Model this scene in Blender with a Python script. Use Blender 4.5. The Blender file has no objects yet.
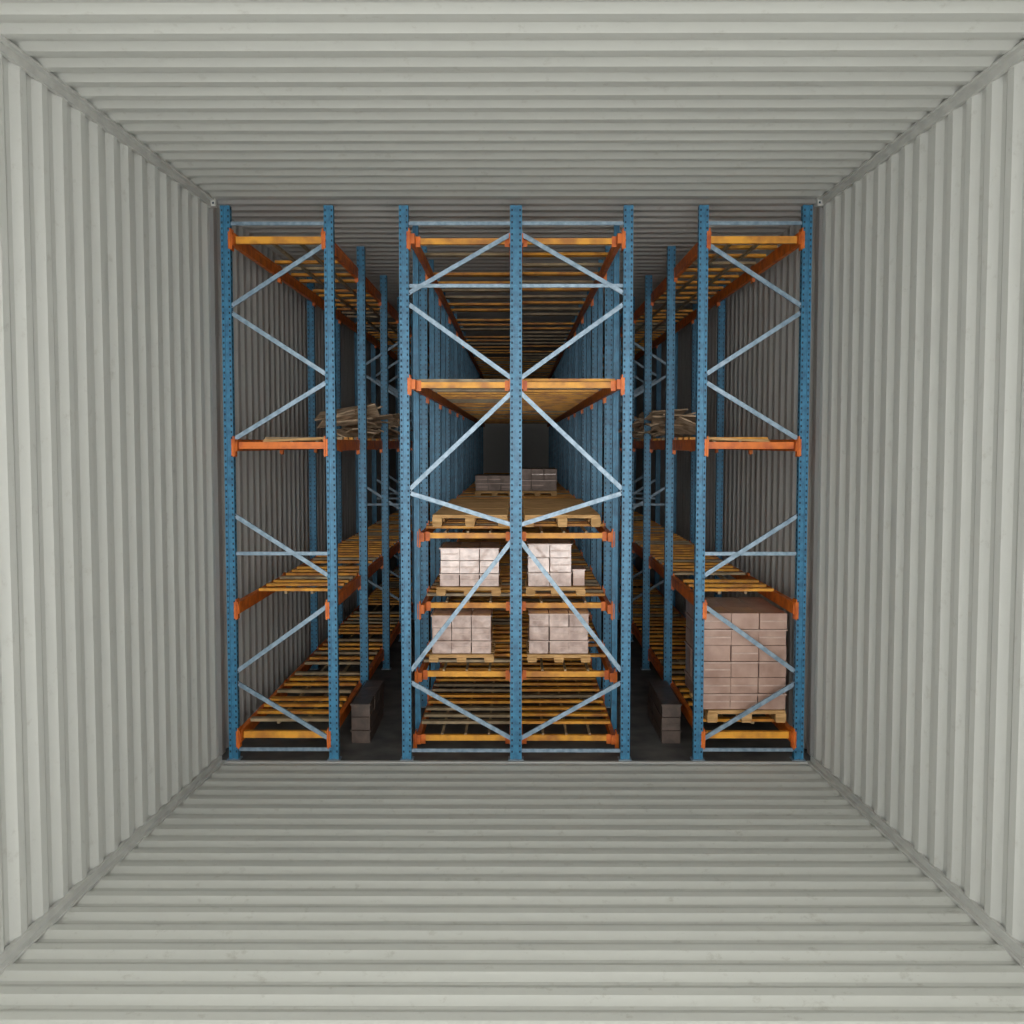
import bpy, math, random
from mathutils import Vector, Matrix
random.seed(7)
scene = bpy.context.scene
scene.view_settings.view_transform = 'Standard'

# ------------------------------------------------------------ materials
def new_mat(name, c1, c2, scale=6.0, rough=0.5, metal=0.0, lo=0.35, hi=0.7, stretch=(1,1,1), bump=0.0, detail=6.0, coat=0.0):
    m = bpy.data.materials.new(name); m.use_nodes = True
    nt = m.node_tree; N = nt.nodes; L = nt.links
    b = N['Principled BSDF']
    b.inputs['Roughness'].default_value = rough
    b.inputs['Metallic'].default_value = metal
    b.inputs['Coat Weight'].default_value = coat
    tc = N.new('ShaderNodeTexCoord'); mp = N.new('ShaderNodeMapping')
    mp.inputs['Scale'].default_value = stretch
    L.new(tc.outputs['Object'], mp.inputs['Vector'])
    n = N.new('ShaderNodeTexNoise'); n.inputs['Scale'].default_value = scale; n.inputs['Detail'].default_value = detail
    L.new(mp.outputs['Vector'], n.inputs['Vector'])
    r = N.new('ShaderNodeValToRGB')
    r.color_ramp.elements[0].position = lo; r.color_ramp.elements[0].color = (*c1, 1)
    r.color_ramp.elements[1].position = hi; r.color_ramp.elements[1].color = (*c2, 1)
    L.new(n.outputs['Fac'], r.inputs['Fac']); L.new(r.outputs['Color'], b.inputs['Base Color'])
    if bump > 0:
        bp = N.new('ShaderNodeBump'); bp.inputs['Strength'].default_value = bump; bp.inputs['Distance'].default_value = 0.02
        L.new(n.outputs['Fac'], bp.inputs['Height']); L.new(bp.outputs['Normal'], b.inputs['Normal'])
    return m

def painted_steel(name, base, dirt, stretch):
    m = new_mat(name, tuple(0.93*c for c in base), base, 1.3, 0.6, lo=0.3, hi=0.65, stretch=stretch)
    nt = m.node_tree; N = nt.nodes; L = nt.links; b = N['Principled BSDF']
    ramp = [n for n in N if n.type == 'VALTORGB'][0]
    tc = [n for n in N if n.type == 'TEX_COORD'][0]
    n2 = N.new('ShaderNodeTexNoise'); n2.inputs['Scale'].default_value = 9.0; n2.inputs['Detail'].default_value = 10.0; n2.inputs['Roughness'].default_value = 0.7
    L.new(tc.outputs['Object'], n2.inputs['Vector'])
    r2 = N.new('ShaderNodeValToRGB'); r2.color_ramp.elements[0].position = 0.58; r2.color_ramp.elements[1].position = 0.80
    r2.color_ramp.elements[0].color = (0,0,0,1); r2.color_ramp.elements[1].color = (0.7,0.7,0.7,1)
    L.new(n2.outputs['Fac'], r2.inputs['Fac'])
    mx = N.new('ShaderNodeMixRGB'); mx.inputs['Color2'].default_value = (*dirt, 1)
    L.new(r2.outputs['Color'], mx.inputs['Fac']); L.new(ramp.outputs['Color'], mx.inputs['Color1'])
    L.new(mx.outputs['Color'], b.inputs['Base Color'])
    return m

WHITE = (0.67, 0.675, 0.635)
M_wall = painted_steel('container_paint_wall', WHITE, (0.40,0.38,0.33), (1,1,0.15))
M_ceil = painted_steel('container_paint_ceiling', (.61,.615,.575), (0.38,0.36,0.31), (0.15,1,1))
M_floor = painted_steel('container_paint_floor', (.64,.645,.595), (0.30,0.28,0.22), (0.25,1,1))
M_hall = painted_steel('hall_paint_shaded', (0.56,0.56,0.54), (0.33,0.32,0.31), (1,1,0.15))  # container paint continued, its base darkened for the weaker light in here
M_back = painted_steel('hall_end_wall_paint', (0.78,0.78,0.75), (0.5,0.5,0.46), (1,1,0.15))
M_trim = new_mat('edge_rail_paint', (0.54,0.54,0.51), (0.64,0.64,0.60), 5, 0.5)
M_conc = new_mat('hall_concrete', (0.08,0.08,0.08), (0.16,0.155,0.145), 3, 0.8)
M_blue = new_mat('upright_blue_paint', (0.018,0.125,0.235), (0.038,0.235,0.41), 14, 0.45, lo=0.3, hi=0.62)
M_hole = new_mat('punched_hole_dark', (0.006,0.02,0.04), (0.012,0.04,0.07), 10, 0.8)
M_galv = new_mat('galvanised_brace', (0.16,0.24,0.31), (0.31,0.41,0.50), 20, 0.45, 0.25)
M_orange = new_mat('beam_orange_paint', (0.48,0.08,0.006), (0.82,0.195,0.012), 7, 0.5, lo=0.3, hi=0.6)
M_yellow = new_mat('slat_yellow_paint', (0.52,0.19,0.02), (0.92,0.42,0.03), 5, 0.5, lo=0.36, hi=0.6)
M_slat2 = new_mat('slat_grey_worn', (0.24,0.17,0.09), (0.52,0.39,0.22), 6, 0.5)
M_wood = new_mat('pallet_wood', (0.50,0.28,0.10), (0.82,0.52,0.23), 5, 0.75, stretch=(1,4,6))
M_oldwood = new_mat('old_board_wood', (0.30,0.20,0.12), (0.76,0.58,0.40), 4, 0.8, stretch=(1,3,5))
M_card = new_mat('wrapped_cardboard', (0.38,0.225,0.17), (0.60,0.40,0.32), 5, 0.33, lo=0.3, hi=0.7, bump=0.35, coat=0.35)
M_card2 = new_mat('wrapped_pale_cartons', (0.38,0.245,0.20), (0.76,0.575,0.50), 9, 0.28, lo=0.32, hi=0.68, bump=0.45, coat=0.4)
M_card3 = new_mat('shade_darkened_cardboard', (0.055,0.036,0.027), (0.12,0.08,0.06), 9, 0.45, bump=0.4, coat=.1)  # aisle floor cartons: shadow put into the colour as a darker brown
M_cardfar = new_mat('brown_cardboard', (0.18,0.12,0.09), (0.34,0.24,0.19), 6, 0.5, bump=0.3)
M_tape = new_mat('packing_tape', (0.52,0.37,0.31), (0.70,0.53,0.45), 9, 0.3)

# ------------------------------------------------------------ mesh builder
class MB:
    def __init__(s): s.v=[]; s.f=[]; s.mi=[]; s.mats=[]
    def m(s, mat):
        if mat not in s.mats: s.mats.append(mat)
        return s.mats.index(mat)
    def box(s, c, d, mat, R=None):
        i=len(s.v); c=Vector(c)
        for x in (-.5,.5):
            for y in (-.5,.5):
                for z in (-.5,.5):
                    p=Vector((x*d[0],y*d[1],z*d[2]))
                    if R is not None: p=R@p
                    s.v.append(c+p)
        k=s.m(mat)
        for q in ((0,1,3,2),(4,6,7,5),(0,4,5,1),(2,3,7,6),(0,2,6,4),(1,5,7,3)):
            s.f.append([i+a for a in q]); s.mi.append(k)
    def ext(s, x0,x1,y0,y1,z0,z1,mat):
        s.box(((x0+x1)/2,(y0+y1)/2,(z0+z1)/2),(abs(x1-x0),abs(y1-y0),abs(z1-z0)),mat)
    def prism(s, poly, z0, z1, mat, ox=0, oy=0):
        i=len(s.v); n=len(poly); k=s.m(mat)
        for z in (z0,z1):
            for p in poly: s.v.append(Vector((p[0]+ox,p[1]+oy,z)))
        for a in range(n):
            b=(a+1)%n
            s.f.append([i+a,i+b,i+n+b,i+n+a]); s.mi.append(k)
    def channel(s, p0, p1, w, d, mat):
        p0=Vector(p0); p1=Vector(p1); a=(p1-p0); L=a.length; a.normalize()
        yv=Vector((0,1,0)); t=yv.cross(a).normalized()
        R=Matrix((a,yv,t)).transposed(); c=(p0+p1)/2; th=0.006
        s.box(c,(L,th,w),mat,R)
        s.box(c+t*(w/2)+yv*(d/2),(L,d,th),mat,R)
        s.box(c-t*(w/2)+yv*(d/2),(L,d,th),mat,R)
    def make(s, name, parent=None, bevel=0):
        me=bpy.data.meshes.new(name); me.from_pydata([tuple(v) for v in s.v],[],s.f)
        for m in s.mats: me.materials.append(m)
        for p,k in zip(me.polygons,s.mi): p.material_index=k
        me.update()
        o=bpy.data.objects.new(name,me); scene.collection.objects.link(o)
        if bevel:
            b=o.modifiers.new('bevel','BEVEL'); b.width=bevel; b.segments=2; b.limit_method='ANGLE'
        if parent: o.parent=parent
        return o
def empty(name):
    e=bpy.data.objects.new(name,None); scene.collection.objects.link(e); return e

# ------------------------------------------------------------ shell
Y0, YO, YB = 1.2, 10.95, 38.5
XW = 3.05
ZC = 5.70
def zf(y): return 0.04*(YO-y) if y<YO else 0.0
def zc(y): return ZC-0.012*(YO-y) if y<YO else ZC
def profile(y0,y1,pitch,face,slope,depth):
    pts=[]; y=y0; rec=pitch-face-2*slope
    while y<y1:
        for yy,o in ((y,0),(y+face,0),(y+face+slope,depth),(y+face+slope+rec,depth)):
            pts.append((min(yy,y1),o))
        y+=pitch
    pts.append((y1,pts[-1][1])); return pts
def corr(name, y0,y1, fn, mat, pitch=0.31, face=0.085, slope=0.085, depth=0.032):
    mb=MB(); k=mb.m(mat); pr=profile(y0,y1,pitch,face,slope,depth)
    for (y,o) in pr:
        a,b=fn(y,o); mb.v.append(Vector(a)); mb.v.append(Vector(b))
    for i in range(len(pr)-1):
        mb.f.append([2*i,2*i+2,2*i+3,2*i+1]); mb.mi.append(k)
    return mb.make(name)
corr('wall_left', Y0,YO, lambda y,o:((-XW-o,y,zf(y)-.06),(-XW-o,y,zc(y)+.06)), M_wall)
corr('wall_right', Y0,YO, lambda y,o:((XW+o,y,zf(y)-.06),(XW+o,y,zc(y)+.06)), M_wall)
corr('ceiling', Y0,YO, lambda y,o:((-XW-.05,y,zc(y)+o),(XW+.05,y,zc(y)+o)), M_ceil, pitch=0.29, face=0.08, slope=.08)
corr('floor', Y0,YO, lambda y,o:((-XW-.05,y,zf(y)-o),(XW+.05,y,zf(y)-o)), M_floor, pitch=0.29, face=0.09, slope=.08, depth=.025)
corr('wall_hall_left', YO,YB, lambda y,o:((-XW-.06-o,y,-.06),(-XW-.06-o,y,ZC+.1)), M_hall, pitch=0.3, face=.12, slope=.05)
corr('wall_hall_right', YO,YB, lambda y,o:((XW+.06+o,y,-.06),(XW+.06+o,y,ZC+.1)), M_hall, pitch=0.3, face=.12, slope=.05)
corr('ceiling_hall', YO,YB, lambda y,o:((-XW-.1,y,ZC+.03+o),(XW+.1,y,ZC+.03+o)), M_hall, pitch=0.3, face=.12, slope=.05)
mb=MB(); mb.ext(-XW-.12,XW+.12,YO,YB,-.15,-.02,M_conc); mb.make('floor_hall')
mb=MB(); mb.ext(-XW-.12,XW+.12,YB,YB+.1,-.15,ZC+.12,M_back); mb.make('wall_back')
n=1
for sx in (-1,1):
    for top in (0,1):
        mb=MB()
        z0=zc(Y0) if top else zf(Y0); z1=zc(YO) if top else zf(YO); s=-1 if top else 1
        for (xa,xb,ha,hb) in ((-.01,.022,0,.07),(0,.06,0,.02)):
            i=len(mb.v); k=mb.m(M_trim)
            for y,z in ((Y0,z0),(YO,z1)):
                for x,h in ((xa,ha),(xb,ha),(xb,hb),(xa,hb)):
                    mb.v.append(Vector((sx*(XW+.005-x),y,z+s*(h-.004))))
            for q in ((0,1,5,4),(1,2,6,5),(2,3,7,6),(3,0,4,7),(0,3,2,1),(4,5,6,7)):
                mb.f.append([i+a for a in q]); mb.mi.append(k)
        mb.make('trim_%d'%n); n+=1
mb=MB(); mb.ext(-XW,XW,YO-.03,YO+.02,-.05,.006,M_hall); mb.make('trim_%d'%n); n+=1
for sx in (-1,1):
    mb=MB(); mb.ext(sx*(XW-.06),sx*(XW+.02),YO-.06,YO+.02,ZC-.07,ZC+.01,M_trim)
    mb.ext(sx*(XW-.03),sx*(XW-.05),YO-.064,YO-.06,ZC-.05,ZC-.03,M_hole); mb.make('trim_%d'%n,bevel=.008); n+=1

# ------------------------------------------------------------ racks
HT=5.66; BAY=2.25
FR=[11.0+BAY*i for i in range(12)]
def post(mb,x,y,w=.095,h=HT,holes=True,z0=0.0):
    a=w/2; g=w*.17; t=.005; D=.085
    outer=[(-a*.5,D),(-a,D),(-a,0),(-g,0),(-g,.014),(g,.014),(g,0),(a,0),(a,D),(a*.5,D)]
    inner=[(a*.5,D-t),(a-t,D-t),(a-t,t),(g+t,t),(g+t,.014+t),(-g-t,.014+t),(-g-t,t),(-a+t,t),(-a+t,D-t),(-a*.5,D-t)]
    mb.prism(outer+inner,z0,z0+h,M_blue,x,y)
    mb.ext(x-a-.02,x+a+.02,y-.02,y+D+.02,z0,z0+.012,M_galv)
    mb.ext(x-a*.95,x+a*.95,y+.003,y+D-.003,z0+h-.006,z0+h,M_blue)
    if holes:
        z=z0+.08
        while z<z0+h-.05:
            for s in (-1,1):
                mb.ext(x+s*(a+g)/2-.008,x+s*(a+g)/2+.008,y-.0015,y+.001,z,z+.022,M_hole)
            if abs(x)>.3:
                s=-1 if x>0 else 1
                mb.ext(x+s*(a-.001),x+s*(a+.0015),y+.03,y+.05,z+.02,z+.045,M_hole)
            z+=.06
B_side=[((0,4.66),(1,5.285)),((0,4.60),(1,3.97)),((0,3.31),(1,3.90)),((0,2.54),(1,1.91)),((0,.92),(1,1.62)),((0,.80),(1,.20))]
H_side=[5.49,2.146,.10]
B_cen=[((0,4.788),(1,5.39)),((0,4.688),(1,3.93)),((0,2.80),(1,3.80)),((0,2.77),(1,2.44)),((0,.92),(1,2.29)),((0,.81),(1,.21))]
H_cen=[5.49,4.868,.09]
def brace_set(mb,xa,xb,y,diag,hor,w=.038):
    for (a,za),(b,zb) in diag:
        x0=xa+(xb-xa)*a; x1=xa+(xb-xa)*b
        s=1 if x1>x0 else -1
        mb.channel((x0+s*.035,y+.03+(.012 if za>zb else 0),za),(x1-s*.035,y+.03+(.012 if za>zb else 0),zb),w,.025,M_galv)
        for xx,zz in ((x0+s*.05,za),(x1-s*.05,zb)):
            mb.box((xx,y+.022,zz),(.014,.014,.014),M_hole)
    for z in hor: mb.channel((min(xa,xb)+.035,y+.045,z),(max(xa,xb)-.035,y+.045,z),w*.8,.022,M_galv)
def bracket(mb,x,y,z,side):
    mb.ext(x,x+side*.012,y-.03,y+.10,z-.12,z+.09,M_orange)
    mb.ext(x-.020,x+.020,y-.012,y-.004,z-.11,z+.06,M_orange)
def slats(mb,x0,x1,y0,y1,z,step=.31,wid=.10,pmiss=.0,jit=.02):
    y=y0
    while y<y1:
        if random.random()>pmiss:
            m=M_yellow if random.random()<.75 else M_slat2
            a=random.uniform(-jit,jit)
            mb.box(((x0+x1)/2,y,z+random.uniform(0,.006)),(abs(x1-x0),wid*random.uniform(.8,1.1),.030),m,Matrix.Rotation(a,3,'Z'))
        y+=step*random.uniform(.9,1.1)

def side_rack(sx):
    root=empty('pallet_rack')
    xo,xi=2.925*sx,1.885*sx
    P=MB();Br=MB();Be=MB();Sl=MB()
    for i,y in enumerate(FR):
        if i!=1: post(P,xo,y,holes=i<4)
        post(P,xi,y,holes=i<4)
        if i==0 or i>3: brace_set(Br,xo,xi,y,B_side,H_side)
    levels=[5.34,3.26,1.59,.246]
    for li,z in enumerate(levels):
        for x,ins in ((xo,-sx),(xi,sx)):
            xc=x+ins*.055
            Be.ext(xc-.022,xc+.022,FR[0]+.02,FR[-1]+.05,z-.065,z+.055,M_orange)
            Be.ext(xc-.026,xc+.026,FR[0]+.02,FR[-1]+.05,z+.03,z+.057,M_orange)
            for i,y in enumerate(FR[:6]): bracket(Be,x+ins*.05,y,z,ins)
        lo,hi=sorted((xo-sx*.08,xi+sx*.08))
        if li!=2: Be.ext(lo,hi,11.10,11.16,z-.04,z+.03,M_orange if li==1 else M_yellow)
        Sl_y0={0:11.45,1:12.3,2:11.9,3:11.45}[li]
        slats(Sl,lo,hi,Sl_y0,FR[-1],z+.07,pmiss=.06,step={0:.5,1:.4,2:.36,3:.34}[li],wid=.12 if li==0 else .105)
        for xx in (.33,.66):
            xs=lo+(hi-lo)*xx; Sl.ext(xs-.015,xs+.015,Sl_y0,FR[-1],z+.02,z+.05,M_slat2)
    P.make('uprights',root); Br.make('diagonal_braces',root); Be.make('beams',root); Sl.make('deck_slats',root)
    return root
side_rack(-1)

def centre_rack():
    root=empty('pallet_rack')
    P=MB();Br=MB();Be=MB();Sl=MB()
    for i,y in enumerate(FR):
        post(P,-1.13,y,holes=i<4); post(P,1.13,y,holes=i<4)
        if i==0 or i>7: post(P,0,y,w=.12 if i==0 else .08,holes=i<4)
        if i in (0,) :
            brace_set(Br,-1.13,0,y,B_cen,H_cen); brace_set(Br,1.13,0,y,B_cen,H_cen)
        if i<8:
            for s in (-1,1): post(P,s*1.10,y+.95,w=.06,holes=False)
    levels=[(5.34,11.2),(3.88,11.2),(2.24,12.2),(1.43,12.3),(.743,11.8),(.11,11.5)]
    for li,(z,ys) in enumerate(levels):
        yb={0:11.02,1:11.02,2:11.97,3:11.97,4:11.6,5:11.4}[li]
        for s in (-1,1):
            for x,ins in ((1.13*s,-s),(.0,s)):
                xc=x+ins*(.085 if x else .05)
                Be.ext(xc-.022,xc+.022,yb,FR[-1],z-.055,z+.045,M_orange)
                if x!=0:
                    for y in ([11.0]+FR[1:6] if li<2 else [yb]+FR[1:6]): bracket(Be,x+ins*.05,y,z,ins)
            lo,hi=sorted((s*.04,s*1.05))
            Be.ext(lo,hi,ys-.03,ys+.03,z-.035,z+.025,M_yellow)
            for q in (lo+.05,hi-.05): Be.ext(q-.025,q+.025,ys-.04,ys-.03,z-.065,z+.04,M_orange)
            slats(Sl,lo,hi,ys+.4,FR[-1],z+.06,pmiss=.03,step=.32 if li>1 else .72,wid=.105 if li>1 else .16)
            if li>1:
                for xx in (.25,.5,.75):
                    xs=lo+(hi-lo)*xx; Sl.ext(xs-.012,xs+.012,ys,FR[-1],z+.015,z+.04,M_slat2)
    P.make('uprights',root); Br.make('diagonal_braces',root); Be.make('beams',root); Sl.make('deck_slats',root)
centre_rack()
side_rack(1)

# ------------------------------------------------------------ pallets, cartons, scrap
def pallet(x0,x1,y0,y1,z,h=.13,parent=None,name='wooden_pallet',rot=0):
    mb=MB(); w=x1-x0; d=y1-y0
    cx,cy=(x0+x1)/2,(y0+y1)/2
    R=Matrix.Rotation(rot,3,'Z')
    def b(c,s): mb.box(Vector((cx,cy,z))+R@Vector(c),s,M_wood,R)
    t=.02
    for i in range(3):
        xx=(-w/2+.05,0,w/2-.05)[i]
        b((xx,0,t/2),(.1,d,t))
        for j in range(3):
            yy=(-d/2+.06,0,d/2-.06)[j]
            b((xx,yy,h/2-.005),(.11,.12,h-3*t+.008))
    for j in range(3):
        yy=(-d/2+.06,0,d/2-.06)[j]; b((0,yy,h-1.5*t),(w,.1,t))
    nb=7
    for j in range(nb):
        yy=-d/2+.05+j*(d-.1)/(nb-1); b((0,yy,h-t/2),(w+random.uniform(-.01,.01),.1,t))
    return mb.make(name,parent,bevel=.003)
def cartons(x0,x1,y0,y1,z0,z1,nx,ny,nz,mat,name='wrapped_carton_stack',tape=M_tape):
    root=empty(name); mb=MB()
    w=(x1-x0)/nx; d=(y1-y0)/ny; h=(z1-z0)/nz
    for k in range(nz):
        for i in range(nx):
            for j in range(ny):
                c=(x0+(i+.5)*w+random.uniform(-.004,.004),y0+(j+.5)*d+random.uniform(-.006,.006),z0+(k+.5)*h)
                mb.box(c,(w-.006,d-.006,h-.005),mat,Matrix.Rotation(random.uniform(-.012,.012),3,'Z'))
                if random.random()<.6: mb.box((c[0],c[1]-d/2+.0025,c[2]),(w-.02,.004,.016),tape)
    mb.make('cartons',root,bevel=.005)
    f=MB()
    for k in range(0,nz,2):
        z=z0+(k+.96)*h
        f.ext(x0-.004,x1+.004,y0-.014,y0-.010,z-.010,z+.004,tape)
        f.ext(x0-.012,x0-.008,y0,y1,z-.010,z+.004,tape); f.ext(x1+.008,x1+.012,y0,y1,z-.010,z+.004,tape)
    f.make('wrap_bands',root)
    return root
pallet(2.02,2.84,11.22,12.4,.34,.13); cartons(1.97,2.84,11.24,12.45,.475,1.50,3,3,6,M_card)
for r in range(3):
    for (a,b) in ((-.95,-.10),(.10,.96)): pallet(a,b,12.28+r*1.25,13.42+r*1.25,2.325,.14)
for (a,b,c) in ((-.74,-.04,2.70),(.04,.74,2.82)):
    pallet(a,b,19.6,20.6,2.325,.09); cartons(a,b,19.6,20.6,2.42,c,3,2,2,M_cardfar,tape=M_card)
pallet(-.92,-.18,12.42,13.3,1.515,.10); cartons(-.88,-.2,12.45,13.25,1.62,2.07,3,2,3,M_card2)
pallet(.12,.80,12.42,13.3,1.515,.10); cartons(.14,.64,12.45,13.2,1.62,2.12,2,2,3,M_card2)
pallet(-.97,-.25,11.95,12.9,.83,.09); cartons(-.94,-.28,11.97,12.85,.925,1.36,3,2,3,M_card2)
pallet(.13,.83,11.95,12.9,.83,.09); cartons(.15,.81,11.97,12.85,.925,1.38,3,2,3,M_card2)
cartons(.66,.80,12.5,12.9,1.62,1.82,1,1,1,M_card)
for sx in (-1,1):
    a,b=sorted((sx*1.81,sx*1.60)); cartons(a,b,11.7,12.9,-.02,.42,1,3,3,M_card3,tape=M_card3)
def scrap(sx):
    mb=MB(); random.seed(11+sx)
    for i in range(44):
        L=random.uniform(.35,.7)
        R=Matrix.Rotation(random.uniform(-.6,.6)+(1.57 if i%3==0 else 0),3,'Z')@Matrix.Rotation(random.uniform(-.3,.3),3,'Y')@Matrix.Rotation(random.uniform(-.45,.45),3,'X')
        mb.box((sx*random.uniform(1.98,2.25),random.uniform(13.4,18.5),3.40+random.uniform(0,.30)),(L,random.uniform(.14,.34),.018),M_oldwood,R)
    mb.make('scrap_board_pile')
scrap(-1); scrap(1)
for sx in (-1,1):
    mb=MB(); mb.box((sx*2.28,11.25,3.315),(.68,.12,.022),M_wood,Matrix.Rotation(.05*sx,3,'Y')); mb.box((sx*2.35,11.4,3.312),(.6,.1,.02),M_wood); mb.make('loose_plank')

# ------------------------------------------------------------ light
w=bpy.data.worlds.new('overcast'); scene.world=w; w.use_nodes=True
bg=w.node_tree.nodes['Background']; bg.inputs['Color'].default_value=(1,1,1,1); bg.inputs['Strength'].default_value=3.05
sl=bpy.data.lights.new('depth_fill_sun','SUN'); sl.energy=1.3; sl.angle=math.radians(22); sl.color=(1,.98,.94)  # added fill: wide, nearly level sun that carries light deep between the racks
so=bpy.data.objects.new('depth_fill_sun',sl); scene.collection.objects.link(so)
so.location=(0,-20,8); so.rotation_euler=(math.radians(90-1),0,0)

# ------------------------------------------------------------ camera
cam=bpy.data.cameras.new('camera'); co=bpy.data.objects.new('camera',cam); scene.collection.objects.link(co)
cam.sensor_width=36; cam.lens=36*1080/1024; cam.clip_end=200
co.location=(0,0,3.27)
co.rotation_euler=(math.radians(90)-math.atan(.063),0,math.atan(4/1080))
scene.camera=co
